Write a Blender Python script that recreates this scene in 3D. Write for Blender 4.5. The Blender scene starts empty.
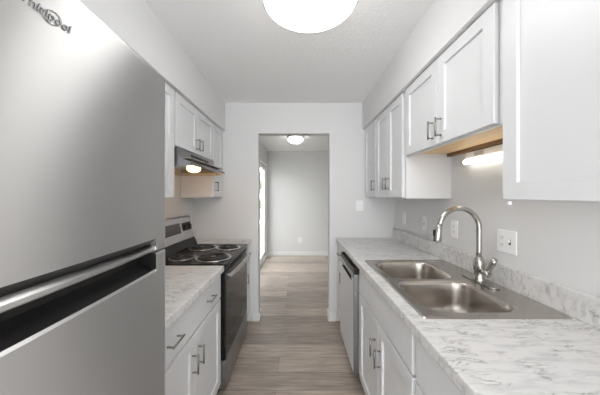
import bpy, bmesh, math, random
from mathutils import Vector, Matrix
random.seed(7)
S = bpy.context.scene
COL = S.collection
R = math.radians

# ------------------------------------------------------------------ camera, world, light, exposure
H_EYE = 1.404
cam_d = bpy.data.cameras.new('camera')
cam = bpy.data.objects.new('camera', cam_d); COL.objects.link(cam)
cam.location = (0, 0, H_EYE); cam.rotation_euler = (R(90), 0, 0)
cam_d.sensor_width = 36; cam_d.lens = 36*248/600
cam_d.shift_x = 2/600; cam_d.shift_y = -2/600
cam_d.clip_start = 0.01
S.camera = cam
w = bpy.data.worlds.new('sky'); S.world = w; w.use_nodes = True
w.node_tree.nodes['Background'].inputs[0].default_value = (0.97, 0.985, 1.0, 1)
w.node_tree.nodes['Background'].inputs[1].default_value = 3.0
S.view_settings.view_transform = 'Standard'; S.view_settings.look = 'None'
S.view_settings.gamma = 1; S.view_settings.use_curve_mapping = False
S.view_settings.exposure = 1.04
LAMP_W = 6.2          # ceiling lamp diffuser emission
FAR_LAMP_W = 4.0

# ------------------------------------------------------------------ materials
def new_mat(name):
    m = bpy.data.materials.new(name); m.use_nodes = True
    return m, m.node_tree.nodes, m.node_tree.links, m.node_tree.nodes['Principled BSDF']
def mat(name, col, rough=.5, metal=0, emit=0, ecol=None, bump=0, bscale=200, coat=0, spec=.5):
    m, n, l, p = new_mat(name)
    p.inputs['Base Color'].default_value = (*col, 1)
    p.inputs['Roughness'].default_value = rough; p.inputs['Metallic'].default_value = metal
    p.inputs['Coat Weight'].default_value = coat; p.inputs['Specular IOR Level'].default_value = spec
    if emit:
        p.inputs['Emission Color'].default_value = (*(ecol or col), 1)
        p.inputs['Emission Strength'].default_value = emit
    tc = n.new('ShaderNodeTexCoord'); nz = n.new('ShaderNodeTexNoise')
    nz.inputs['Scale'].default_value = bscale; nz.inputs['Detail'].default_value = 3
    l.new(tc.outputs['Object'], nz.inputs['Vector'])
    if bump:
        b = n.new('ShaderNodeBump'); b.inputs['Strength'].default_value = bump; b.inputs['Distance'].default_value = .004
        l.new(nz.outputs['Fac'], b.inputs['Height']); l.new(b.outputs['Normal'], p.inputs['Normal'])
    elif not emit:
        mr = n.new('ShaderNodeMapRange'); mr.inputs['To Min'].default_value = max(0, rough-.03); mr.inputs['To Max'].default_value = min(1, rough+.03)
        l.new(nz.outputs['Fac'], mr.inputs['Value']); l.new(mr.outputs['Result'], p.inputs['Roughness'])
    return m
def brushed(name, col, rough, stretch=(1, 1, 60), aniso=0, amp=1):
    m, n, l, p = new_mat(name)
    p.inputs['Metallic'].default_value = 1
    tc = n.new('ShaderNodeTexCoord'); mp = n.new('ShaderNodeMapping'); nz = n.new('ShaderNodeTexNoise')
    mp.inputs['Scale'].default_value = stretch
    nz.inputs['Scale'].default_value = 8; nz.inputs['Detail'].default_value = 4
    l.new(tc.outputs['Object'], mp.inputs['Vector']); l.new(mp.outputs['Vector'], nz.inputs['Vector'])
    mr = n.new('ShaderNodeMapRange'); mr.inputs['To Min'].default_value = rough-.04*amp; mr.inputs['To Max'].default_value = rough+.05*amp
    l.new(nz.outputs['Fac'], mr.inputs['Value']); l.new(mr.outputs['Result'], p.inputs['Roughness'])
    mx = n.new('ShaderNodeMix'); mx.data_type = 'RGBA'
    mx.inputs['A'].default_value = (*[c*(1-.05*amp) for c in col], 1); mx.inputs['B'].default_value = (*col, 1)
    l.new(nz.outputs['Fac'], mx.inputs['Factor']); l.new(mx.outputs['Result'], p.inputs['Base Color'])
    if aniso:
        p.inputs['Anisotropic'].default_value = aniso; p.inputs['Anisotropic Rotation'].default_value = .25
        tg = n.new('ShaderNodeTangent'); tg.direction_type = 'RADIAL'; tg.axis = 'Z'
        l.new(tg.outputs['Tangent'], p.inputs['Tangent'])
    return m
def marble():
    m, n, l, p = new_mat('marble_laminate')
    p.inputs['Roughness'].default_value = .33
    tc = n.new('ShaderNodeTexCoord')
    mp = n.new('ShaderNodeMapping'); mp.inputs['Rotation'].default_value = (0, 0, R(28)); mp.inputs['Scale'].default_value = (1.0, 4.6, 2.6)
    l.new(tc.outputs['Object'], mp.inputs['Vector'])
    cloud = n.new('ShaderNodeTexNoise'); cloud.inputs['Scale'].default_value = 9.5; cloud.inputs['Detail'].default_value = 6; cloud.inputs['Distortion'].default_value = .3
    l.new(mp.outputs['Vector'], cloud.inputs['Vector'])
    r1 = n.new('ShaderNodeValToRGB')
    r1.color_ramp.elements[0].position = .30; r1.color_ramp.elements[0].color = (.57, .57, .57, 1)
    r1.color_ramp.elements[1].position = .52; r1.color_ramp.elements[1].color = (.74, .735, .725, 1)
    l.new(cloud.outputs['Fac'], r1.inputs['Fac'])
    vein = n.new('ShaderNodeTexNoise'); vein.inputs['Scale'].default_value = 10; vein.inputs['Detail'].default_value = 7; vein.inputs['Roughness'].default_value = .6; vein.inputs['Distortion'].default_value = .5
    l.new(mp.outputs['Vector'], vein.inputs['Vector'])
    r2 = n.new('ShaderNodeValToRGB'); cr = r2.color_ramp
    cr.elements[0].position = .47; cr.elements[0].color = (1, 1, 1, 1)
    cr.elements[1].position = .53; cr.elements[1].color = (1, 1, 1, 1)
    e = cr.elements.new(.5); e.color = (.42, .42, .43, 1)
    l.new(vein.outputs['Fac'], r2.inputs['Fac'])
    br = n.new('ShaderNodeTexNoise'); br.inputs['Scale'].default_value = 12; br.inputs['Detail'].default_value = 2
    l.new(tc.outputs['Object'], br.inputs['Vector'])
    r3 = n.new('ShaderNodeValToRGB'); r3.color_ramp.elements[0].position = .45; r3.color_ramp.elements[1].position = .6
    l.new(br.outputs['Fac'], r3.inputs['Fac'])
    mx = n.new('ShaderNodeMix'); mx.data_type = 'RGBA'; mx.blend_type = 'MULTIPLY'
    l.new(r3.outputs['Color'], mx.inputs['Factor']); l.new(r1.outputs['Color'], mx.inputs['A']); l.new(r2.outputs['Color'], mx.inputs['B'])
    l.new(mx.outputs['Result'], p.inputs['Base Color'])
    return m
def planks():
    m, n, l, p = new_mat('vinyl_planks')
    p.inputs['Roughness'].default_value = .38
    tc = n.new('ShaderNodeTexCoord')
    mp = n.new('ShaderNodeMapping'); mp.inputs['Location'].default_value = (.16+1.22*3, .185*10-1.786+.185*.0, 0)
    l.new(tc.outputs['Object'], mp.inputs['Vector'])
    b = n.new('ShaderNodeTexBrick'); b.offset = .37; b.offset_frequency = 2
    b.inputs['Scale'].default_value = 1; b.inputs['Brick Width'].default_value = 1.22; b.inputs['Row Height'].default_value = .185
    b.inputs['Mortar Size'].default_value = .0012; b.inputs['Mortar Smooth'].default_value = .1; b.inputs['Bias'].default_value = -.15
    b.inputs['Color1'].default_value = (.39, .335, .29, 1); b.inputs['Color2'].default_value = (.62, .54, .465, 1); b.inputs['Mortar'].default_value = (.20, .165, .14, 1)
    l.new(mp.outputs['Vector'], b.inputs['Vector'])
    mp2 = n.new('ShaderNodeMapping'); mp2.inputs['Scale'].default_value = (1.6, 20, 1)
    l.new(tc.outputs['Object'], mp2.inputs['Vector'])
    g = n.new('ShaderNodeTexNoise'); g.inputs['Scale'].default_value = 2.2; g.inputs['Detail'].default_value = 8; g.inputs['Roughness'].default_value = .62; g.inputs['Distortion'].default_value = .4
    l.new(mp2.outputs['Vector'], g.inputs['Vector'])
    r = n.new('ShaderNodeValToRGB'); r.color_ramp.elements[0].position = .28; r.color_ramp.elements[0].color = (.50, .48, .47, 1)
    r.color_ramp.elements[1].position = .68; r.color_ramp.elements[1].color = (1.18, 1.16, 1.14, 1)
    l.new(g.outputs['Fac'], r.inputs['Fac'])
    mx = n.new('ShaderNodeMix'); mx.data_type = 'RGBA'; mx.blend_type = 'MULTIPLY'; mx.inputs['Factor'].default_value = .85
    l.new(b.outputs['Color'], mx.inputs['A']); l.new(r.outputs['Color'], mx.inputs['B'])
    l.new(mx.outputs['Result'], p.inputs['Base Color'])
    bp = n.new('ShaderNodeBump'); bp.inputs['Strength'].default_value = .12; bp.inputs['Distance'].default_value = .002
    l.new(g.outputs['Fac'], bp.inputs['Height']); l.new(bp.outputs['Normal'], p.inputs['Normal'])
    return m
def wood(name, c1, c2):
    m, n, l, p = new_mat(name); p.inputs['Roughness'].default_value = .5
    tc = n.new('ShaderNodeTexCoord'); mp = n.new('ShaderNodeMapping'); mp.inputs['Scale'].default_value = (14, 1.2, 14)
    nz = n.new('ShaderNodeTexNoise'); nz.inputs['Scale'].default_value = 3; nz.inputs['Detail'].default_value = 6
    l.new(tc.outputs['Object'], mp.inputs['Vector']); l.new(mp.outputs['Vector'], nz.inputs['Vector'])
    r = n.new('ShaderNodeValToRGB'); r.color_ramp.elements[0].color = (*c1, 1); r.color_ramp.elements[1].color = (*c2, 1)
    r.color_ramp.elements[0].position = .3; r.color_ramp.elements[1].position = .7
    l.new(nz.outputs['Fac'], r.inputs['Fac']); l.new(r.outputs['Color'], p.inputs['Base Color'])
    return m
def glass(name, tint=(1, 1, 1), rough=0):
    m, n, l, p = new_mat(name)
    p.inputs['Base Color'].default_value = (*tint, 1); p.inputs['Roughness'].default_value = rough
    p.inputs['Transmission Weight'].default_value = 1; p.inputs['IOR'].default_value = 1.05
    return m

M = dict(
    wall=mat('wall_paint', (.76, .76, .76), .85, bump=.06, bscale=260),
    ceiling=mat('ceiling_texture', (.93, .93, .925), .9, bump=.8, bscale=48),
    trim=mat('white_trim', (.88, .88, .87), .4),
    cab=mat('cabinet_white', (.73, .735, .745), .38),
    cabin=mat('cabinet_inside', (.70, .69, .67), .6),
    marble=marble(), floor=planks(),
    wood=wood('maple_underside', (.74, .50, .25), (.86, .64, .37)),
    rail=wood('brown_rail', (.22, .13, .07), (.33, .20, .11)),
    dwedge=mat('dark_satin_steel', (.30, .30, .31), .35, .8),
    dwfront=mat('pale_enamel', (.74, .75, .765), .3),
    steel=brushed('brushed_steel', (.56, .56, .565), .27, amp=.3),
    door_steel=brushed('fridge_steel', (.62, .617, .612), .45, aniso=.95, amp=.5),
    dark_steel=brushed('range_steel', (.36, .36, .365), .33, (60, 1, 1)),
    sink=brushed('sink_steel', (.53, .495, .46), .27, (1, 1, 1), amp=.2),
    nickel=mat('satin_nickel', (.50, .485, .46), .24, 1),
    pull=mat('pull_nickel', (.28, .275, .265), .34, 1),
    chrome=mat('chrome', (.78, .78, .78), .09, 1),
    black=mat('black_enamel', (.008, .008, .009), .2, spec=.22),
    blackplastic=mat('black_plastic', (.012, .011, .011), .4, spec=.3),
    blackglass=mat('oven_glass', (.012, .012, .013), .08, spec=.25),
    display=mat('display_glass', (.06, .05, .045), .16),
    coil=mat('coil_element', (.035, .035, .037), .45, .4),
    drip=mat('drip_pan', (.05, .05, .052), .28, .6),
    plate=mat('white_plastic', (.93, .93, .93), .35),
    plategrey=mat('grey_plastic', (.52, .52, .53), .4),
    slot=mat('slot_dark', (.05, .05, .05), .5),
    darkgap=mat('gasket', (.03, .03, .03), .6),
    lamp=mat('lamp_diffuser', (.9, .9, .9), .4, emit=LAMP_W, ecol=(1, .99, .98)),
    farlamp=mat('dome_diffuser', (.9, .9, .9), .4, emit=FAR_LAMP_W, ecol=(1, .98, .95)),
    tube=mat('tube_diffuser', (.9, .9, .9), .4, emit=1.6, ecol=(1, .93, .80)),
    hoodlamp=mat('hood_lens', (.9, .9, .9), .4, emit=7, ecol=(1, .54, .16)),
    hoodin=mat('hood_interior', (.62, .55, .45), .45, .25),
    glass=glass('window_glass'),
    foliage=mat('foliage', (.13, .17, .085), .6, bump=.6, bscale=30),
    bark=mat('bark', (.12, .085, .055), .8, bump=.5, bscale=40),
    grass=mat('patio_concrete', (.42, .41, .38), .9, bump=.5, bscale=60),
    badge=mat('badge_grey', (.30, .30, .31), .25, .9),
)

# ------------------------------------------------------------------ mesh builder
class MB:
    def __init__(s): s.v = []; s.f = []; s.mi = []; s.sm = []
    def add(s, vs, fs, mi=0, smooth=False):
        o = len(s.v); s.v += [tuple(v) for v in vs]
        for f in fs: s.f.append([i+o for i in f]); s.mi.append(mi); s.sm.append(smooth)
        return s
    def box(s, x0, x1, y0, y1, z0, z1, mi=0):
        x0, x1 = sorted((x0, x1)); y0, y1 = sorted((y0, y1)); z0, z1 = sorted((z0, z1))
        v = [(x, y, z) for z in (z0, z1) for y in (y0, y1) for x in (x0, x1)]
        return s.add(v, [(0, 2, 3, 1), (4, 5, 7, 6), (0, 1, 5, 4), (2, 6, 7, 3), (0, 4, 6, 2), (1, 3, 7, 5)], mi)
    def tube(s, pts, r, seg=14, mi=0, caps=True):
        pts = [Vector(p) for p in pts]; rs = r if isinstance(r, (list, tuple)) else [r]*len(pts)
        rings = []; up = None
        for i, p in enumerate(pts):
            t = (pts[min(i+1, len(pts)-1)] - pts[max(i-1, 0)]).normalized()
            if up is None:
                a = Vector((0, 0, 1)) if abs(t.z) < .9 else Vector((0, 1, 0))
            else: a = up
            n = (a - t*a.dot(t)).normalized(); b = t.cross(n); up = n
            rings.append([p + (n*math.cos(k*2*math.pi/seg) + b*math.sin(k*2*math.pi/seg))*rs[i] for k in range(seg)])
        v = [q for rg in rings for q in rg]; f = []
        for i in range(len(pts)-1):
            for k in range(seg):
                a, b2 = i*seg+k, i*seg+(k+1) % seg
                f.append((a, b2, b2+seg, a+seg))
        s.add(v, f, mi, True)
        if caps:
            s.add(rings[0], [tuple(range(seg))[::-1]], mi); s.add(rings[-1], [tuple(range(seg))], mi)
        return s
    def lathe(s, prof, c, seg=40, axis='z', mi=0, sx=1, sy=1):
        v = []
        for r, h in prof:
            for k in range(seg):
                a = 2*math.pi*k/seg; u, w2 = r*math.cos(a)*sx, r*math.sin(a)*sy
                if axis == 'z': q = (c[0]+u, c[1]+w2, c[2]+h)
                elif axis == 'x': q = (c[0]+h, c[1]+u, c[2]+w2)
                else: q = (c[0]+u, c[1]+h, c[2]+w2)
                v.append(q)
        f = []
        for i in range(len(prof)-1):
            for k in range(seg):
                a, b = i*seg+k, i*seg+(k+1) % seg
                f.append((a, b, b+seg, a+seg))
        s.add(v, f, mi, True)
        for i in (0, len(prof)-1):
            if prof[i][0] > 1e-6:
                s.add(v[i*seg:(i+1)*seg], [tuple(range(seg))], mi)
        return s
    def prism(s, poly, y0, y1, mi=0, axis='y'):
        n = len(poly)
        if axis == 'y': v = [(a, y0, b) for a, b in poly] + [(a, y1, b) for a, b in poly]
        elif axis == 'z': v = [(a, b, y0) for a, b in poly] + [(a, b, y1) for a, b in poly]
        else: v = [(y0, a, b) for a, b in poly] + [(y1, a, b) for a, b in poly]
        f = [tuple(range(n))[::-1], tuple(range(n, 2*n))] + [(i, (i+1) % n, n+(i+1) % n, n+i) for i in range(n)]
        return s.add(v, f, mi)

def root_of(o):
    while o.parent: o = o.parent
    return o
def obj(name, mb, material, parent=None, bevel=0, origin=None, segs=2, weld=True, smooth_angle=None):
    """links the builder's shapes as ONE mesh object; vertices are given in world coordinates"""
    off = Vector(root_of(parent).location) if parent else Vector(origin or (0, 0, 0))
    me = bpy.data.meshes.new(name)
    me.from_pydata([Vector(v)-off for v in mb.v], [], mb.f)
    mats = material if isinstance(material, (list, tuple)) else [material]
    for m in mats: me.materials.append(m)
    for p, mi, sm in zip(me.polygons, mb.mi, mb.sm): p.material_index = mi; p.use_smooth = sm
    bm = bmesh.new(); bm.from_mesh(me)
    if weld: bmesh.ops.remove_doubles(bm, verts=bm.verts, dist=1e-5)
    bmesh.ops.recalc_face_normals(bm, faces=bm.faces)
    bm.to_mesh(me); bm.free()
    o = bpy.data.objects.new(name, me); COL.objects.link(o)
    if parent: o.parent = parent
    else: o.location = off
    if bevel:
        b = o.modifiers.new('bevel', 'BEVEL'); b.width = bevel; b.segments = segs; b.limit_method = 'ANGLE'; b.angle_limit = R(40); b.harden_normals = False
    return o
def thing(name, label, cat, loc, group=None):
    o = bpy.data.objects.new(name, None); COL.objects.link(o); o.location = loc
    o.empty_display_size = .1
    return tag(o, label, cat, group)
def tag(o, label, cat, group=None, kind=None):
    o['label'] = label; o['category'] = cat
    if group: o['group'] = group
    if kind: o['kind'] = kind
    return o
def struct(name, mb, m, bevel=0, parent=None, label=None):
    o = obj(name, mb, m, parent, bevel)
    if not parent:
        o['kind'] = 'structure'
    return o

# ------------------------------------------------------------------ key dimensions (metres, camera at the origin looking along +Y)
YE = 2.774           # end wall with the doorway
WT = .115            # its thickness
XL, XR = -1.165, 1.083
ZC = 2.44
YB = -2.3            # kitchen stays open behind the camera
DX0, DX1, DZ = -.443, .352, 2.098
YF = 5.80            # dining room far wall
DL, DR = -.725, 2.2  # dining room side walls
SL, SR, SZL, SZR = -.815, .720, 2.126, 2.142

# ------------------------------------------------------------------ room shell
struct('floor', MB().box(XL-.1, XR+.1, YB, YE, -.08, 0).box(DL-.1, DR+.1, YE, YF+.1, -.08, 0), M['floor'])
struct('ceiling', MB().box(XL-.1, XR+.1, YB, YE, ZC, ZC+.08).box(DL-.1, DR+.1, YE, YF+.1, ZC, ZC+.08), M['ceiling'])
struct('wall_left', MB().box(XL-.1, XL, YB, YE, 0, ZC), M['wall'])
struct('wall_right', MB().box(XR, XR+.1, YB, YE, 0, ZC), M['wall'])
struct('wall_end', MB().box(-1.6, DX0, YE, YE+WT, 0, ZC).box(DX1, 2.3, YE, YE+WT, 0, ZC).box(DX0, DX1, YE, YE+WT, DZ, ZC), M['wall'])
struct('wall_far', MB().box(DL-.1, DR+.1, YF, YF+.1, 0, ZC), M['wall'])
PD0, PD1, PDZ = 3.75, 5.70, 2.10
struct('wall_dining_left', MB().box(DL-.1, DL, YE+WT, PD0, 0, ZC).box(DL-.1, DL, PD1, YF, 0, ZC).box(DL-.1, DL, PD0, PD1, PDZ, ZC), M['wall'])
struct('wall_dining_right', MB().box(DR, DR+.1, YE+WT, YF, 0, ZC), M['wall'])
struct('wall_soffit_left', MB().box(XL, SL, YB, YE, SZL, ZC), M['wall'])
struct('wall_soffit_right', MB().box(SR, XR, YB, YE, SZR, ZC), M['wall'])

def base_profile(t, h): return t, h
bh, bt = .095, .014
def baseboard(name, segs):
    m = MB()
    for (x0, x1, y0, y1) in segs:
        m.box(x0, x1, y0, y1, 0, bh)
    return struct(name, m, M['trim'], bevel=.004)
baseboard('baseboard_end_left', [(-.505, DX0+bt, YE-bt, YE), (DX0, DX0+bt, YE, YE+WT)])
baseboard('baseboard_end_right', [(DX1-bt, .424, YE-bt, YE), (DX1-bt, DX1, YE, YE+WT)])
baseboard('baseboard_far', [(DL, DR, YF-bt, YF)])
baseboard('baseboard_dining_left', [(DL, DL+bt, YE+WT, PD0-.06), (DL, DL+bt, PD1+.04, YF-bt)])

# patio door of the dining room
pd = bpy.data.objects.new('door_1', None); COL.objects.link(pd); pd.location = (DL-.05, (PD0+PD1)/2, 0); pd['kind'] = 'structure'
fr = MB()
fr.box(DL-.1, DL+.012, PD0, PD0+.05, 0, PDZ).box(DL-.1, DL+.012, PD1-.05, PD1, 0, PDZ).box(DL-.1, DL+.012, PD0+.05, PD1-.05, PDZ-.05, PDZ).box(DL-.1, DL+.012, PD0+.05, PD1-.05, 0, .03)
obj('door_frame', fr, M['trim'], pd, .003)
mid = (PD0+PD1)/2
for (a, b, xo) in ((PD0+.05, mid+.04, -.075), (mid-.04, PD1-.05, -.04)):
    q = MB(); x0, x1 = DL+xo-.017, DL+xo+.017
    q.box(x0, x1, a, a+.06, .03, PDZ-.05).box(x0, x1, b-.06, b, .03, PDZ-.05).box(x0, x1, a+.06, b-.06, PDZ-.12, PDZ-.05).box(x0, x1, a+.06, b-.06, .03, .13)
    sash = obj('sash', q, M['trim'], pd, .003)
    obj('pane', MB().box(DL+xo-.004, DL+xo+.004, a+.06, b-.06, .13, PDZ-.12), M['glass'], sash)
obj('handle', MB().box(DL-.023, DL+.01, mid-.025, mid-.005, .95, 1.15), M['trim'], pd, .004)

# ------------------------------------------------------------------ outside the patio door
struct('ground', MB().box(-12, -2.6, -1, 13, -.2, -.1).box(-2.6, DL-.1, YE+WT, 13, -.2, -.085), M['grass'])
def tree(x, y, h, r, label):
    t = thing('tree', label, 'tree', (x, y, -.1), 'trees outside the patio door')
    obj('trunk', MB().tube([(x, y, -.1), (x+.05, y, h*.35), (x, y+.05, h*.6)], [.14, .11, .07]), M['bark'], t)
    bm = bmesh.new(); rnd = random.Random(int(x*10+y*100)+500)
    for k in range(26):
        a, b2 = rnd.uniform(0, 6.28), rnd.uniform(-1, 1)
        c = Vector((x+r*.7*math.cos(a)*rnd.random(), y+r*.7*math.sin(a)*rnd.random(), h*.62+b2*h*.36))
        new = bmesh.ops.create_icosphere(bm, subdivisions=3, radius=r*rnd.uniform(.3, .5), matrix=Matrix.Translation(c-Vector((x, y, -.1))))
        for v in new['verts']:
                d = v.co-(c-Vector((x, y, -.1))); v.co = (c-Vector((x, y, -.1)))+d*rnd.uniform(.65, 1.3)
    me = bpy.data.meshes.new('foliage'); bm.to_mesh(me); bm.free(); me.materials.append(M['foliage'])
    o = bpy.data.objects.new('foliage', me); COL.objects.link(o); o.parent = t
tree(-2.6, 10.6, 2.6, 1.0, 'green leafy tree seen through the patio door, nearer the house')
tree(-5.6, 11.8, 4.4, 1.3, 'taller green tree farther from the patio door')

def light_blocker(x, y0, y1, h, label):  # added foliage row that cuts daylight entering the dining room
    t = thing('light_blocker', label, 'light_blocker', (x, (y0+y1)/2, -.1))
    bm = bmesh.new(); rnd = random.Random(31); y = y0
    while y < y1:
        for z in (.35, .95, 1.5, h-.3):
            c = Vector((rnd.uniform(-.15, .15), y-(y0+y1)/2+rnd.uniform(-.1, .1), z+rnd.uniform(-.1, .1)))
            new = bmesh.ops.create_icosphere(bm, subdivisions=3, radius=rnd.uniform(.38, .5), matrix=Matrix.Translation(c))
            for v in new['verts']: v.co = c+(v.co-c)*rnd.uniform(.75, 1.2)
        y += .45
    me = bpy.data.meshes.new('foliage'); bm.to_mesh(me); bm.free(); me.materials.append(M['foliage'])
    o = bpy.data.objects.new('foliage', me); COL.objects.link(o); o.parent = t
    k = y0
    while k < y1: obj('stem', MB().tube([(x, k, -.1), (x, k, .5)], .03, 8), M['bark'], t); k += .9
light_blocker(-3.6, 3.0, 9.4, 1.95, 'long green foliage row added to block daylight at the patio door')

# ------------------------------------------------------------------ cabinet pieces
def shaker(mb, xf, d, y0, y1, z0, z1, th=.019, st=.058, rec=.011):
    """door in the plane x = xf whose front looks along d (+1 or -1)"""
    e = .0022; xb = xf-d*th; xr = xf-d*rec; xe = xf-d*e
    def loop(x, i, j=None):
        j = i if j is None else j
        return [(x, y0+i, z0+j), (x, y1-i, z0+j), (x, y1-i, z1-j), (x, y0+i, z1-j)]
    loops = [loop(xb, 0), loop(xe, 0), loop(xf, e), loop(xf, st), loop(xr, st+.0015)]
    v = [p for lp in loops for p in lp]; f = [(3, 2, 1, 0)]
    for i in range(4):
        for k in range(4):
            a, b = i*4+k, i*4+(k+1) % 4
            f.append((a, b, b+4, a+4))
    f.append((16, 17, 18, 19))
    mb.add(v, f); return mb
def slab(mb, xf, d, y0, y1, z0, z1, th=.019):
    e = .0025; xb = xf-d*th
    def loop(x, i): return [(x, y0+i, z0+i), (x, y1-i, z0+i), (x, y1-i, z1-i), (x, y0+i, z1-i)]
    loops = [loop(xb, 0), loop(xf-d*e, 0), loop(xf, e)]
    v = [p for lp in loops for p in lp]; f = [(3, 2, 1, 0), (8, 9, 10, 11)]
    for i in range(2):
        for k in range(4):
            a, b = i*4+k, i*4+(k+1) % 4
            f.append((a, b, b+4, a+4))
    mb.add(v, f); return mb
def pull(parent, xf, d, y, z, L=.10, vertical=True):
    m = MB(); xb = xf+d*.030; r = .0048
    if vertical:
        m.tube([(xb, y, z-L/2), (xb, y, z+L/2)], r, 10)
        for q in (-L/2+.008, L/2-.008): m.tube([(xf, y, z+q), (xb, y, z+q)], .0042, 8)
    else:
        m.tube([(xb, y-L/2, z), (xb, y+L/2, z)], r, 10)
        for q in (-L/2+.008, L/2-.008): m.tube([(xf, y+q, z), (xb, y+q, z)], .0042, 8)
    return obj('handle', m, M['pull'], parent)

def carcass(t, d, xw, xframe, y0, y1, z0, z1, cols, rails, top=True, toe=0, under=None, name='body'):
    """hollow box of panels with a face frame; cols = stile positions, rails = rail z ranges"""
    m = MB(); p = .014; g = .0006
    y0 += g; y1 -= g
    zb = z0+toe
    xi = xframe-d*.02
    m.box(xw, xi, y0, y0+p, zb, z1).box(xw, xi, y1-p, y1, zb, z1)
    if not under: m.box(xw, xi, y0+p, y1-p, zb, zb+p)
    if top: m.box(xw, xi, y0+p, y1-p, z1-p, z1)
    m.box(xw, xw+d*.006, y0+p, y1-p, zb, z1)
    for (a, b) in cols: m.box(xi, xframe, a, b, zb, z1)
    for (a, b) in rails:
        edges = sorted(cols)
        for i in range(len(edges)-1): m.box(xi, xframe, edges[i][1], edges[i+1][0], a, b)
    o = obj(name, m, M['cab'], t)
    if toe:
        obj('toe_kick', MB().box(xframe-d*.07, xframe-d*.055, y0, y1, z0, zb), M['cab'], t)
    if under:
        obj('bottom_panel', MB().box(xw+d*.045, xi, y0+p, y1-p, zb+.022, zb+.034), under, t)
        obj('hanging_rail', MB().box(xw+d*.002, xw+d*.042, y0+p, y1-p, zb+.002, zb+.05), M['rail'], t)
    return o

# ------------------------------------------------------------------ RIGHT side: uppers
UZ0, UZ1, UZL = 1.383, 2.140, 2.124
XDR, XFR = .743, .763
GU = 'white wall cabinets'
def upper(d, xw, xframe, xdoor, y0, y1, z0, z1, doors, label, under=None, hl=.10, handle_z=None):
    cols = [(y0+.0006, y0+.036), (y1-.036, y1-.0006)]
    t = thing('wall_cabinet', label, 'cabinet', ((xw+xframe)/2, (y0+y1)/2, z0), GU)
    carcass(t, d, xw, xframe, y0, y1, z0, z1, cols, [(z0, z0+.03), (z1-.03, z1)], under=under)
    for (a, b, hy) in doors:
        dr = obj('door', shaker(MB(), xdoor, d, a, b, z0+.006, z1-.003), M['cab'], t)
        if hy is not None: pull(dr, xdoor, d, hy, handle_z or z0+.118, hl)
    return t
WR = XR-.001
upper(-1, WR, XFR, XDR, 2.372, 2.772, UZ0, UZ1, [(2.384, 2.757, 2.416)], 'narrow single-door white wall cabinet in the far right corner by the end wall')
upper(-1, WR, XFR, XDR, 1.748, 2.372, UZ0, UZ1, [(1.771, 2.058, 2.025), (2.061, 2.360, 2.092)], 'tall two-door white wall cabinet between the corner cabinet and the short cabinet over the sink')
upper(-1, WR, XFR, XDR, .905, 1.748, 1.672, UZ1, [(.941, 1.3225, 1.287), (1.3255, 1.718, 1.361)], 'short two-door white wall cabinet above the sink with a lit wooden underside', under=M['wood'], handle_z=1.672+.088)
near_up = upper(-1, WR, XFR, XDR, .02, .9045, UZ0, UZ1, [(.465, .902, None), (.024, .460, None)], 'large near white wall cabinet at the right edge of the view')
obj('bumper', MB().tube([(.756, .886, UZ0), (.756, .886, UZ0-.012)], .006, 12), M['plate'], near_up)

# ------------------------------------------------------------------ RIGHT side: base units
CZ = .932; CT = .04; CB = CZ-CT
XD, XF = .437, .457
GB = 'white base cabinets'
def base(d, xw, xframe, xdoor, y0, y1, ztop, drawers, doors, label, toe=.12, zsplit=.70):
    t = thing('base_cabinet', label, 'cabinet', ((xw+xframe)/2, (y0+y1)/2, 0), GB)
    cols = [(y0+.0006, y0+.028), (y1-.028, y1-.0006)]
    carcass(t, d, xw, xframe, y0, y1, 0, ztop, cols, [(toe, toe+.03), (zsplit-.02, zsplit+.02), (ztop-.03, ztop)], top=False, toe=toe)
    for (a, b, hs) in drawers:
        dr = obj('drawer', slab(MB(), xdoor, d, a, b, zsplit+.006, ztop-.012), M['cab'], t)
        for hy in hs: pull(dr, xdoor, d, hy, (zsplit+ztop)/2, .10, False)
    for (a, b, hy, hz) in doors:
        dr = obj('door', shaker(MB(), xdoor, d, a, b, toe-.012, zsplit-.006), M['cab'], t)
        if hy is not None: pull(dr, xdoor, d, hy, hz, .10)
    return t
base(-1, WR, XF, XD, 2.372, 2.772, CB, [(2.384, 2.742, [2.56])], [(2.384, 2.742, 2.42, .60)], 'narrow white base cabinet between the dishwasher and the end wall')
sinkbase = base(-1, WR, XF, XD, .934, 1.785, CB, [(.949, 1.770, [])], [(.949, 1.3545, 1.320, .532), (1.3575, 1.770, 1.398, .548)], 'white two-door base cabinet under the double sink', zsplit=.712)
base(-1, WR, XF, XD, .02, .9335, CB, [(.036, .920, [])], [(.036, .476, .44, .53), (.479, .920, None, 0)], 'near white base cabinet under the front end of the right worktop', zsplit=.712)

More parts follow.
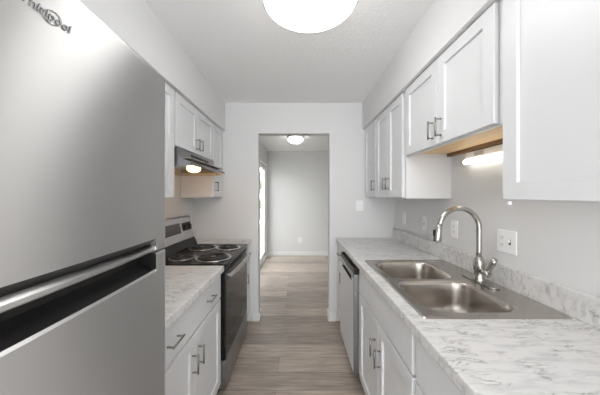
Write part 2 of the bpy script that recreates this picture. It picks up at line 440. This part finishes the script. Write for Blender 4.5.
# profile helper shared by refrigerator doors and the dishwasher front
def front_panel(name, d, xof, us, vs, depth, xback, mats, pick, parent, side=0):
    """grid over (y, z): x = xof(y) moved inward by depth(y, z); closed to a flat back at xback"""
    m = MB(); nu, nv = len(us), len(vs)
    P = [(d*(-1)*0 + xof(y) - d*depth(y, z), y, z) for z in vs for y in us]
    f = []; mi = []
    for j in range(nv-1):
        for i in range(nu-1):
            a = j*nu+i; f.append((a, a+1, a+nu+1, a+nu)); mi.append(pick((us[i]+us[i+1])/2, (vs[j]+vs[j+1])/2))
    o0 = len(m.v); m.v += P
    for q, k in zip(f, mi): m.f.append([i+o0 for i in q]); m.mi.append(k); m.sm.append(True)
    per = [i for i in range(nu)] + [j*nu+nu-1 for j in range(1, nv)] + [(nv-1)*nu+i for i in range(nu-2, -1, -1)] + [j*nu for j in range(nv-2, 0, -1)]
    ob = len(m.v)
    m.v += [(xback, P[i][1], P[i][2]) for i in per]
    n = len(per)
    for k in range(n):
        m.f.append([per[k], per[(k+1) % n], ob+(k+1) % n, ob+k]); m.mi.append(side); m.sm.append(False)
    m.f.append([ob+k for k in range(n)]); m.mi.append(0); m.sm.append(False)
    o = obj(name, m, mats, parent, weld=False)
    es = o.modifiers.new('split', 'EDGE_SPLIT'); es.split_angle = R(32)
    return o

# dishwasher
DW0, DW1, DWX = 1.790, 2.362, .402
dw = thing('dishwasher', 'stainless dishwasher built in under the right worktop beyond the sink', 'dishwasher', ((XR+DWX)/2, (DW0+DW1)/2, 0))
obj('tub', MB().box(.44, 1.02, DW0+.006, DW1-.006, .115, CB-.012), M['plategrey'], dw)
us = [DW0+.003, DW0+.007, 1.864, 1.866, 2.286, 2.288, DW1-.007, DW1-.003]; vs = [.112, .116, .765, .767, .797, .801, .826, .830]
def dwd(y, z):
    k = 0
    if 1.865 < y < 2.287 and .766 < z < .800: k = .026
    if z > .828 or z < .114 or y < DW0+.005 or y > DW1-.005: k = max(k, .003)
    return k
front_panel('door', -1, lambda y: DWX, us, vs, dwd, .438, [M['dwfront'], M['blackplastic'], M['dwedge']], lambda y, z: 2 if (y < DW0+.0071 or z > .801) else 1 if 1.865 < y < 2.287 and .7645 < z < .801 else 0, dw, 2)
obj('control_strip', MB().box(DWX+.003, .445, DW0+.004, DW1-.004, .831, .870), M['blackplastic'], dw, .002)
obj('toe_panel', MB().box(.50, .515, DW0+.004, DW1-.004, .0, .108), M['blackplastic'], dw)

# ------------------------------------------------------------------ worktops
def plate_with_hole(mb, x0, x1, y0, y1, hx0, hx1, hy0, hy1, z0, z1):
    xs, ys = [x0, hx0, hx1, x1], [y0, hy0, hy1, y1]
    v = [(x, y, z) for z in (z0, z1) for y in ys for x in xs]
    f = []
    def id(i, j, k): return k*16+j*4+i
    for j in range(3):
        for i in range(3):
            if i == 1 and j == 1: continue
            f.append((id(i, j, 1), id(i+1, j, 1), id(i+1, j+1, 1), id(i, j+1, 1)))
            f.append((id(i, j+1, 0), id(i+1, j+1, 0), id(i+1, j, 0), id(i, j, 0)))
    for i in range(3):
        f.append((id(i, 0, 0), id(i+1, 0, 0), id(i+1, 0, 1), id(i, 0, 1))); f.append((id(i, 3, 0), id(i, 3, 1), id(i+1, 3, 1), id(i+1, 3, 0)))
        f.append((id(0, i, 0), id(0, i, 1), id(0, i+1, 1), id(0, i+1, 0))); f.append((id(3, i, 0), id(3, i+1, 0), id(3, i+1, 1), id(3, i, 1)))
    f += [(id(1, 1, 0), id(1, 1, 1), id(2, 1, 1), id(2, 1, 0)), (id(1, 2, 0), id(2, 2, 0), id(2, 2, 1), id(1, 2, 1)),
          (id(1, 1, 0), id(1, 2, 0), id(1, 2, 1), id(1, 1, 1)), (id(2, 1, 0), id(2, 1, 1), id(2, 2, 1), id(2, 2, 0))]
    return mb.add(v, f)
SK = dict(x0=.480, x1=1.057, y0=.946, y1=1.804)
wr = thing('worktop', 'long white marble-patterned worktop with backsplash along the right wall', 'countertop', (.75, 1.4, CB))
obj('slab', plate_with_hole(MB(), .424, XR-.001, .02, YE-.001, SK['x0']+.014, SK['x1']-.014, SK['y0']+.014, SK['y1']-.014, CB+.0005, CZ), M['marble'], wr, .004)
obj('backsplash', MB().box(XR-.024, XR-.001, .02, YE-.001, CZ, CZ+.108), M['marble'], wr, .004)

# ------------------------------------------------------------------ double sink
sk = thing('kitchen_sink', 'stainless double-bowl drop-in sink set in the right worktop', 'sink', ((SK['x0']+SK['x1'])/2, (SK['y0']+SK['y1'])/2, CZ))
def rrect(x0, x1, y0, y1, r, seg=8):
    pts = []
    for (cx, cy, a0) in ((x1-r, y1-r, 0), (x0+r, y1-r, 90), (x0+r, y0+r, 180), (x1-r, y0+r, 270)):
        for k in range(seg+1):
            a = R(a0+90*k/seg); pts.append((cx+r*math.cos(a), cy+r*math.sin(a)))
    return pts
bowls = [(.522, .912, .992, 1.362), (.522, .912, 1.392, 1.762)]
# deck: flat sheet with two rounded holes, rolled outer lip
bm = bmesh.new()
org = Vector(sk.location)
def ring(bm, pts, z): return [bm.verts.new(Vector((x, y, z))-org) for x, y in pts]
def loop_edges(bm, vs): return [bm.edges.new((vs[i], vs[(i+1) % len(vs)])) for i in range(len(vs))]
outer = rrect(SK['x0']+.006, SK['x1']-.006, SK['y0']+.006, SK['y1']-.006, .010, 4)
zd = CZ+.0035
ro = ring(bm, outer, zd+.0015); E = loop_edges(bm, ro)
for (a, b, c, e) in bowls:
    rb = ring(bm, rrect(a, b, c, e, .085, 10), zd); E += loop_edges(bm, rb)
bmesh.ops.triangle_fill(bm, edges=E, use_beauty=True)
lip = ring(bm, rrect(SK['x0'], SK['x1'], SK['y0'], SK['y1'], .014, 4), CZ+.0006)
for i in range(len(ro)):
    bm.faces.new((ro[i], ro[(i+1) % len(ro)], lip[(i+1) % len(ro)], lip[i]))
bmesh.ops.recalc_face_normals(bm, faces=bm.faces)
if sum(f.normal.z for f in bm.faces) < 0: bmesh.ops.reverse_faces(bm, faces=bm.faces)
me = bpy.data.meshes.new('rim'); bm.to_mesh(me); bm.free(); me.materials.append(M['sink'])
o = bpy.data.objects.new('rim', me); COL.objects.link(o); o.parent = sk
for (a, b, c, e) in bowls:
    m = MB(); rings = []
    prof = [(0, 0, .085), (.004, -.0015, .083), (.008, -.007, .081), (.011, -.02, .080), (.016, -.10, .078), (.022, -.135, .074), (.036, -.160, .065), (.060, -.172, .05), (.110, -.176, .045), (.16, -.178, .02)]
    v = []; n = None
    for (ins, dz, r) in prof:
        pts = rrect(a+ins, b-ins, c+ins, e-ins, min(r, (b-a)/2-ins-.002, (e-c)/2-ins-.002), 10); n = len(pts)
        v += [(x, y, zd+dz) for x, y in pts]
    f = [(i*n+k, i*n+(k+1) % n, (i+1)*n+(k+1) % n, (i+1)*n+k) for i in range(len(prof)-1) for k in range(n)]
    f.append(tuple((len(prof)-1)*n+k for k in range(n)))
    m.add(v, f, 0, True)
    bo = obj('basin', m, M['sink'], sk)
    cx, cy = (a+b)/2, (c+e)/2
    obj('drain', MB().lathe([(.057, 0), (.055, .004), (.045, .003), (.038, -.006), (.0, -.007)], (cx, cy, zd-.1775), 32), M['chrome'], bo)
for y in (1.148,):
    obj('hole_cover', MB().lathe([(.022, 0), (.021, .0009), (.012, .0014), (0, .0015)], (.985, y, zd), 28), M['sink'], sk)

# ------------------------------------------------------------------ faucet
FX, FY = .987, 1.352
fc = thing('faucet', 'brushed nickel gooseneck pull-down faucet standing behind the sink bowls', 'faucet', (FX, FY, zd))
bp = [(x, y) for x, y in rrect(FX-.028, FX+.028, FY-.125, FY+.125, .0279, 10)]
mbp = MB().prism(bp, zd+.0018, zd+.008, axis='z')
obj('base_plate', mbp, M['nickel'], fc, .002)
obj('body', MB().lathe([(.029, .007), (.029, .012), (.025, .02), (.0235, .05), (.0265, .075), (.027, .10), (.0235, .118), (.017, .132), (.0145, .138)], (FX, FY, zd), 32), M['nickel'], fc)
cx, cz, rr = FX-.108, 1.226, .108
pts = [(FX, FY, zd+.130), (FX, FY, 1.10), (FX, FY, cz-.03)]
for k in range(0, 25):
    a = R(k*7.2); pts.append((cx+rr*math.cos(a), FY, cz+rr*math.sin(a)))
ex, ez = pts[-1][0], pts[-1][2]
obj('spout', MB().tube(pts, .0135, 18), M['nickel'], fc)
obj('spray_head', MB().tube([(ex-.0005, FY, ez+.004), (ex-.002, FY, ez-.006), (ex-.004, FY, ez-.010), (ex-.010, FY, ez-.055), (ex-.013, FY, ez-.080), (ex-.0132, FY, ez-.084)], [.0145, .0155, .0165, .0205, .0225, .0200], 20), M['nickel'], fc)
obj('spray_button', MB().box(ex-.034, ex-.024, FY-.006, FY+.006, ez-.058, ez-.022), M['blackplastic'], fc, .002)
hd = obj('handle_hub', MB().tube([(FX, FY-.012, zd+.062), (FX, FY-.045, zd+.062), (FX, FY-.066, zd+.060), (FX, FY-.072, zd+.060)], [.016, .0165, .0185, .012], 20), M['nickel'], fc)
obj('lever', MB().tube([(FX, FY-.060, zd+.062), (FX+.004, FY-.070, zd+.088), (FX+.010, FY-.086, zd+.125), (FX+.013, FY-.094, zd+.146)], [.013, .012, .0145, .0125], 16), M['nickel'], fc)

# ------------------------------------------------------------------ wall plates
def plate(label, y, z, hw, kind, wall='right', x=None, group='white wall plates'):
    """kind is a list of insert types from one side to the other"""
    names = {'outlet': 'wall_outlet', 'switch': 'light_switch'}
    nm = 'wall_outlet' if 'outlet' in kind else 'light_switch'
    hh = .059
    def B(mb, a0, a1, z0, z1, d0, d1):
        if wall == 'right': return mb.box(XR-d0, XR-d1, y+a0, y+a1, z0, z1)
        yy = {'end': YE, 'far': YF}[wall]
        return mb.box(x+a0, x+a1, yy-d0, yy-d1, z0, z1)
    loc = (XR, y, z-hh) if wall == 'right' else (x, {'end': YE, 'far': YF}[wall], z-hh)
    t = thing(nm, label, 'outlet' if 'outlet' in kind else 'switch', loc, group)
    obj('cover_plate', B(MB(), -hw, hw, z-hh, z+hh, .0005, .006), M['plate'], t, .003)
    n = len(kind)
    for i, k in enumerate(kind):
        c = (i-(n-1)/2)*.046
        if k == 'outlet':
            for zz in (-.0195, .0195):
                so = obj('socket', B(MB(), c-.0165, c+.0165, z+zz-.0145, z+zz+.0145, .006, .0085), M['plate'], t, .004)
                sl = MB()
                for q in (-.0065, .0065): B(sl, c+q-.0013, c+q+.0013, z+zz-.002, z+zz+.007, .0085, .0089)
                B(sl, c-.002, c+.002, z+zz-.009, z+zz-.005, .0085, .0089)
                obj('slots', sl, M['slot'], so)
        elif k == 'toggle':
            obj('toggle_surround', B(MB(), c-.006, c+.006, z-.013, z+.013, .006, .0066), M['slot'], t)
            obj('toggle', B(MB(), c-.0045, c+.0045, z-.002, z+.010, .006, .016), M['plate'], t, .002)
        elif k == 'rocker':
            obj('rocker', B(MB(), c-.0165, c+.0165, z-.033, z+.033, .006, .009), M['plate'], t, .003)
plate('white wall plate on the right wall farthest from the sink, near the corner', 2.52, 1.172, .036, ['rocker'])
plate('white wall plate on the right wall under the two-door cabinet, second from the corner', 2.122, 1.167, .036, ['toggle'])
plate('white outlet plate on the right wall just behind the faucet spout', 1.712, 1.172, .036, ['outlet'])
plate('white double-width outlet and switch plate right of the faucet', 1.284, 1.165, .060, ['toggle', 'outlet'])
plate('white switch plate on the end wall right of the doorway', 0, 1.29, .042, ['rocker'], 'end', .688)
plate('white outlet low on the far dining room wall', 0, .363, .038, ['outlet'], 'far', .045)

# ------------------------------------------------------------------ under-cabinet light
uc = thing('under_cabinet_light', 'white light bar mounted on the wall under the cabinet above the sink', 'light', (1.03, 1.2, 1.59))
UX = XR-.001
obj('housing', MB().box(UX-.034, UX, .945, 1.555, 1.628, 1.670), M['plate'], uc, .004)
obj('switch_block', MB().box(UX-.037, UX-.034, 1.40, 1.475, 1.636, 1.660), M['plategrey'], uc, .001)
tp = [(UX-.030, .95, 1.609)] + [(UX-.030, 1.575, 1.609)]
m = MB(); m.tube([(UX-.034, .945, 1.612), (UX-.034, .95, 1.612), (UX-.034, 1.552, 1.612), (UX-.034, 1.560, 1.612), (UX-.034, 1.565, 1.612)], [.012, .0165, .0165, .012, .006], 20)
obj('diffuser', m, M['tube'], uc)

# ------------------------------------------------------------------ LEFT side
LZ = .915; LB = LZ-.04
XDL, XFL = -.535, -.555
WL = XL+.001
RG0, RG1 = 1.735, 2.483
base(1, WL, XFL, XDL, .85, RG0-.004, LB, [(.866, RG0-.016, [1.055, 1.495])], [(.866, 1.2915, 1.257, .548), (1.2945, RG0-.016, 1.332, .552)], 'white base cabinet with one wide drawer between refrigerator and range', zsplit=.692, toe=.11)
base(1, WL, XFL, XDL, RG1+.004, 2.772, LB, [(RG1+.016, 2.746, [2.63])], [(RG1+.016, 2.746, 2.53, .55)], 'narrow white base cabinet between the range and the end wall', zsplit=.692, toe=.11)
wl = thing('worktop', 'short white marble-patterned worktop between refrigerator and range', 'countertop', (-.85, 1.3, LB))
obj('slab', MB().box(WL, -.515, .83, RG0-.003, LB+.0005, LZ), M['marble'], wl, .004)
obj('backsplash', MB().box(WL, WL+.022, .83, RG0-.003, LZ, LZ+.10), M['marble'], wl, .004)
wl2 = thing('worktop', 'small strip of marble-patterned worktop between range and end wall', 'countertop', (-.85, 2.63, LB))
obj('slab', MB().box(WL, -.515, RG1+.003, YE-.001, LB+.0005, LZ), M['marble'], wl2, .004)
obj('backsplash', MB().box(WL, WL+.022, RG1+.003, YE-.001, LZ, LZ+.10), M['marble'], wl2, .004)

XDU, XFU = -.838, -.858
upper(1, WL, XFU, XDU, .80, 1.692, UZ0, UZL, [(1.262, 1.682, 1.295), (.812, 1.259, 1.225)], 'tall white wall cabinet between refrigerator and range hood')
upper(1, WL, XFU, XDU, 1.692, 2.462, 1.742, UZL, [(1.704, 2.0755, 2.044), (2.0785, 2.452, 2.112)], 'short two-door white wall cabinet above the range hood', handle_z=1.742+.082, hl=.09)
upper(1, WL, XFU, XDU, 2.462, 2.772, UZ0, UZL, [(2.472, 2.758, 2.51)], 'narrow white wall cabinet between the range hood and the end wall', handle_z=1.495)

# ------------------------------------------------------------------ range hood
H0, H1, HT, HB = 1.70, 2.455, 1.739, 1.598
XP, XLIP = -.832, -.728
hood = thing('range_hood', 'stainless range hood with a glowing lamp under the left wall cabinet', 'range hood', (-.95, 2.08, HB))
HL = 1.611
op = [(XP, HT), (XP, 1.676), (XLIP, 1.636), (XLIP, HL)]
ip = [(XLIP-.004, HL), (XLIP-.004, 1.633), (XP-.004, 1.672), (XP-.004, HT-.004), (WL+.004, HT-.004), (WL+.004, HB), (WL, HB), (WL, HT)]
m = MB().prism(op+ip, H0, H1)
sidep = [(WL, HB), (XP, HB), (XLIP-.002, HL), (XLIP-.002, 1.635), (XP-.002, 1.675), (XP-.002, HT-.001), (WL, HT-.001)]
m.prism(sidep, H0-.0, H0+.004).prism(sidep, H1-.004, H1)
obj('shell', m, M['dark_steel'], hood, weld=False)
obj('inner_lining', MB().box(WL+.006, XLIP-.01, H0+.006, H1-.006, 1.662, 1.666).box(WL+.006, WL+.009, H0+.006, H1-.006, HB+.001, 1.662).box(WL+.009, XP+.02, H1-.009, H1-.006, HB+.001, 1.626).box(WL+.009, XP+.02, H0+.006, H0+.009, HB+.001, 1.626), M['hoodin'], hood)
obj('filter', MB().box(-1.12, -.92, 1.82, 2.34, 1.655, 1.6615), M['plategrey'], hood)
cp = obj('control_panel', MB().box(XP, XP+.003, 1.93, 2.30, 1.690, 1.722), M['blackplastic'], hood, .001)
for y in (2.16, 2.23): obj('rocker_switch', MB().box(XP+.003, XP+.007, y-.022, y+.022, 1.695, 1.717), M['slot'], cp, .001)
obj('trim_strip', MB().box(XP-.001, XP+.002, H0+.001, H1-.001, 1.673, 1.678), M['steel'], hood)
obj('lamp_lens', MB().lathe([(.0, -.022), (.022, -.020), (.038, -.014), (.048, -.004), (.050, .004), (.050, .045)], (-.825, 1.965, 1.608), 32), M['hoodlamp'], hood)

# ------------------------------------------------------------------ range
RX = -.510           # front of the drawer
rg = thing('range', 'freestanding electric coil range with black top and stainless front', 'stove', (-.84, (RG0+RG1)/2, 0))
obj('body', MB().box(WL+.02, -.556, RG0, RG1, .02, .895), M['black'], rg, .003)
for (x, y) in ((-.60, RG0+.05), (-.60, RG1-.05), (-1.08, RG0+.05), (-1.08, RG1-.05)):
    obj('foot', MB().tube([(x, y, 0), (x, y, .022)], .018, 12), M['blackplastic'], rg)
obj('cooktop', MB().box(WL+.02, -.505, RG0-.001, RG1+.001, .896, .922), M['black'], rg, .007, segs=3)
obj('vent_trim', MB().box(-.555, -.512, RG0+.002, RG1-.002, .868, .895), M['blackplastic'], rg, .002)
# oven door: black glass front, stainless handle
od = obj('oven_door', MB().box(-.555, RX, RG0+.004, RG1-.004, .246, .864), M['black'], rg, .006, segs=3)
obj('door_glass', MB().box(RX-.002, RX+.0025, RG0+.012, RG1-.012, .262, .800), M['blackglass'], od, .002)
obj('window_frame', MB().box(RX+.0025, RX+.0032, RG0+.10, RG0+.106, .36, .70).box(RX+.0025, RX+.0032, RG1-.106, RG1-.10, .36, .70).box(RX+.0025, RX+.0032, RG0+.106, RG1-.106, .694, .70).box(RX+.0025, RX+.0032, RG0+.106, RG1-.106, .36, .366), M['drip'], od)
hp = []
for k in range(13):
    t = k/12; hp.append((RX+.030+.016*math.sin(math.pi*t), RG0+.045+(RG1-RG0-.09)*t, .833))
hb = MB()
rows = []
for (x, y, z) in hp:
    rows.append([(x-.006, y, z-.019), (x+.006, y, z-.015), (x+.006, y, z+.015), (x-.006, y, z+.019)])
v = [p for r_ in rows for p in r_]; f = [(3, 2, 1, 0), tuple(48+i for i in range(4))]
for i in range(12):
    for k in range(4): f.append((i*4+k, i*4+(k+1) % 4, i*4+4+(k+1) % 4, i*4+4+k))
hb.add(v, f)
for y in (RG0+.055, RG1-.055): hb.box(RX, RX+.032, y-.012, y+.012, .822, .844)
obj('handle', hb, M['steel'], od, .003)
obj('drawer', MB().box(-.555, RX+.002, RG0+.004, RG1-.004, .045, .240), M['dark_steel'], rg, .006, segs=3)
# backguard
bg = [(WL+.02, .923), (-1.045, .923), (-1.040, 1.00), (-1.078, 1.195), (-1.090, 1.205), (WL+.02, 1.205)]
obj('backguard', MB().prism(bg, RG0+.002, RG1-.002), M['steel'], rg, .004)
obj('backguard_base', MB().prism([(-1.046, .923), (-1.005, .923), (-1.012, .945), (-1.036, .995), (-1.044, .995)], RG0+.004, RG1-.004), M['black'], rg, .002)
def bgx(z): return -1.040-(z-1.0)/(1.195-1.0)*.038
def bg_panel(mb, y0, y1, z0, z1, t):
    p = [(bgx(z0)-.002, z0), (bgx(z0)+t, z0), (bgx(z1)+t, z1), (bgx(z1)-.002, z1)]
    return mb.prism(p, y0, y1)
obj('display', bg_panel(MB(), 1.955, 2.235, 1.065, 1.155, .0025), M['display'], rg, .001)
for (a, b) in ((1.760, 1.915), (2.275, 2.455)):
    kp = obj('knob_panel', bg_panel(MB(), a, b, 1.075, 1.150, .0025), M['blackplastic'], rg, .004)
    for y in (a+(b-a)*.28, a+(b-a)*.72):
        x = bgx(1.112)+.0025
        obj('knob', MB().lathe([(.024, 0), (.022, .014), (.017, .020), (0, .021)], (x, y, 1.112), 20, 'x'), M['blackplastic'], kp)
# burners
for (x, y, r) in ((-.905, 1.925, .098), (-.655, 1.92, .125), (-.880, 2.285, .122), (-.640, 2.285, .098)):
    dp = obj('drip_pan', MB().lathe([(r+.012, .0005), (r+.010, .005), (r+.002, .006), (r-.004, .0035), (r-.020, -.004+.005), (.02, .001), (0, .001)], (x, y, .922), 40), M['chrome'], rg)
    sp = []
    turns = 4 if r < .11 else 5
    for k in range(turns*20+1):
        a = 2*math.pi*k/20; q = .022+(r-.012-.022)*k/(turns*20); sp.append((x+q*math.cos(a), y+q*math.sin(a), .922+.0115))
    obj('coil', MB().tube(sp, .0058, 8), M['coil'], dp)
    obj('pan_bowl', MB().lathe([(r-.004, .004), (r-.02, .0025), (0, .0022)], (x, y, .922), 40), M['drip'], dp)
    obj('medallion', MB().lathe([(.02, .004), (.019, .0125), (0, .013)], (x, y, .922), 20), M['dark_steel'], dp)

# ------------------------------------------------------------------ refrigerator
FR0, FR1 = .005, .788
FC = (FR0+FR1)/2
fg = thing('refrigerator', 'large stainless top-freezer refrigerator at the left edge of the view', 'refrigerator', (-.75, FC, 0))
def fx(y):
    u = (y-FC)/.36; x = -.400-.012*u*u
    r = .022; t = max(0, (abs(y-FC)-((FR1-FR0)/2-r))/r); t = min(t, 1)
    return x-r*.9*(1-math.sqrt(max(0, 1-t*t)))
PY0, PY1 = FR0+.07, .716
ends = [0, .0006, .002, .005, .009, .014, .02, .026]
us = sorted([FR0+e for e in ends]+[FR1-e for e in ends]+[PY0, PY0+.0012, PY1-.0012, PY1]+[PY0+.02+(PY1-PY0-.04)*k/24 for k in range(25)]+[PY1+.02, PY0-.02, PY1+.035])
def interp(tab, z):
    for (z0, d0), (z1, d1) in zip(tab, tab[1:]):
        if z0 <= z <= z1: return d0+(d1-d0)*(z-z0)/(z1-z0)
    return 0
inp = lambda y: PY0+.0006 < y < PY1-.0006
ftab = [(1.243, .006), (1.246, .003), (1.2535, .003), (1.2565, .006), (1.261, .018), (1.280, .0)]
def fd(y, z):
    k = interp(ftab, z) if inp(y) and z <= 1.28 else 0
    if z > 1.756: k += .010*(1-math.sqrt(max(0, 1-((z-1.756)/.010)**2)))
    if z < 1.247 and not inp(y): k += .004*(1.247-z)/.004
    return k
FZ1 = 1.766
vs = [1.243, 1.246, 1.250, 1.2535, 1.2565, 1.261, 1.280, 1.290]+[1.30+.05*k for k in range(10)]+[1.756, 1.759, 1.762, 1.764, 1.7655, 1.766]
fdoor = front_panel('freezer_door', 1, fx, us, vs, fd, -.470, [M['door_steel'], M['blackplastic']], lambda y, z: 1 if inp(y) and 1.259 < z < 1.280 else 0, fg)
rtab = [(1.186, 0), (1.191, .004), (1.199, .030), (1.214, .046), (1.238, .048)]
def rd(y, z):
    if inp(y): return interp(rtab, z) if z >= 1.186 else 0
    return .004*max(0, (z-1.234)/.004)
vs = [.06]+[.10+.09*k for k in range(12)]+[1.16, 1.186, 1.191, 1.199, 1.206, 1.214, 1.226, 1.234, 1.238]
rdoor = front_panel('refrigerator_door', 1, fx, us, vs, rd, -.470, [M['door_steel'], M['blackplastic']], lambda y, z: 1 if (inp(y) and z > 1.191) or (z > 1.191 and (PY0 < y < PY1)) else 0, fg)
obj('cabinet', MB().box(-1.12, -.480, FR0+.006, FR1-.006, .03, 1.745), M['plategrey'], fg, .004)
obj('gasket', MB().box(-.480, -.470, FR0+.012, FR1-.012, .07, 1.738), M['darkgap'], fg)
obj('hinge', MB().box(-.468, -.430, FR1-.075, FR1-.02, 1.2388, 1.2424), M['chrome'], fg, .0008)
obj('base_grille', MB().box(-.475, -.465, FR0+.01, FR1-.01, .01, .055), M['blackplastic'], fg)
for (x, y) in ((-.52, FR0+.06), (-.52, FR1-.06), (-1.06, FR0+.06), (-1.06, FR1-.06)):
    obj('foot', MB().tube([(x, y, 0), (x, y, .032)], .02, 12), M['blackplastic'], fg)
# raised maker's lettering with its ring
def text_mesh(txt, size, depth):
    c = bpy.data.curves.new('lettering', 'FONT'); c.body = txt; c.size = size; c.extrude = depth; c.shear = .25; c.space_character = 1.0
    to = bpy.data.objects.new('lettering', c); COL.objects.link(to)
    bpy.context.view_layer.update()
    me = bpy.data.meshes.new_from_object(to.evaluated_get(bpy.context.evaluated_depsgraph_get()))
    bpy.data.objects.remove(to); bpy.data.curves.remove(c)
    return me
me = text_mesh('Whirlpool', .0215, .0008)
wmax = max(v.co.x for v in me.vertices); y_end, zb = .437, 1.687
for v in me.vertices:
    yy = y_end-wmax+v.co.x; zz = zb+v.co.y
    v.co = Vector((fx(yy)+.0008+v.co.z, yy, zz))-fg.location
me.materials.append(M['badge']); me.name = 'lettering'
o = bpy.data.objects.new('lettering', me); COL.objects.link(o); o.parent = fdoor
rg_pts = []; rcy = y_end-wmax*.36
for k in range(49):
    a = 2*math.pi*k/48; yy = rcy+.015*math.cos(a); zz = zb+.006+.011*math.sin(a)+.003*math.cos(a)
    rg_pts.append((fx(yy)+.0010, yy, zz))
obj('emblem_ring', MB().tube(rg_pts, .0006, 6, caps=False), M['badge'], fdoor)

# ------------------------------------------------------------------ ceiling lamps
cl = thing('ceiling_light', 'large round white flush ceiling light over the kitchen aisle', 'ceiling light', (.062, 1.256, ZC))
LC = (.062, 1.256, ZC)
obj('base_plate', MB().lathe([(.148, -.001), (.148, -.006), (0, -.006)], LC, 64), M['plate'], cl)
obj('diffuser', MB().lathe([(.148, -.0065), (.150, -.007), (.152, -.014), (.153, -.044), (.2365, -.0455), (.234, -.056), (.224, -.064), (.18, -.074), (.10, -.081), (0, -.083)], LC, 72), M['lamp'], cl)
obj('rim', MB().lathe([(.1540, -.0435), (.2410, -.0435), (.2420, -.047), (.2410, -.052), (.2358, -.0525)], LC, 72), M['nickel'], cl)
fl = thing('ceiling_light', 'small domed ceiling light in the dining room seen through the doorway', 'ceiling light', (-.044, 4.37, ZC))
obj('base_ring', MB().lathe([(.14, -.001), (.150, -.010), (.148, -.020), (.10, -.024)], (-.044, 4.37, ZC), 48), M['nickel'], fl)
obj('dome', MB().lathe([(.10, -.0245), (.125, -.027), (.134, -.038), (.134, -.055), (.118, -.085), (.08, -.108), (.035, -.119), (0, -.121)], (-.044, 4.37, ZC), 48), M['farlamp'], fl)
obj('finial', MB().lathe([(.012, -.120), (.010, -.130), (0, -.136)], (-.044, 4.37, ZC), 16), M['nickel'], fl)
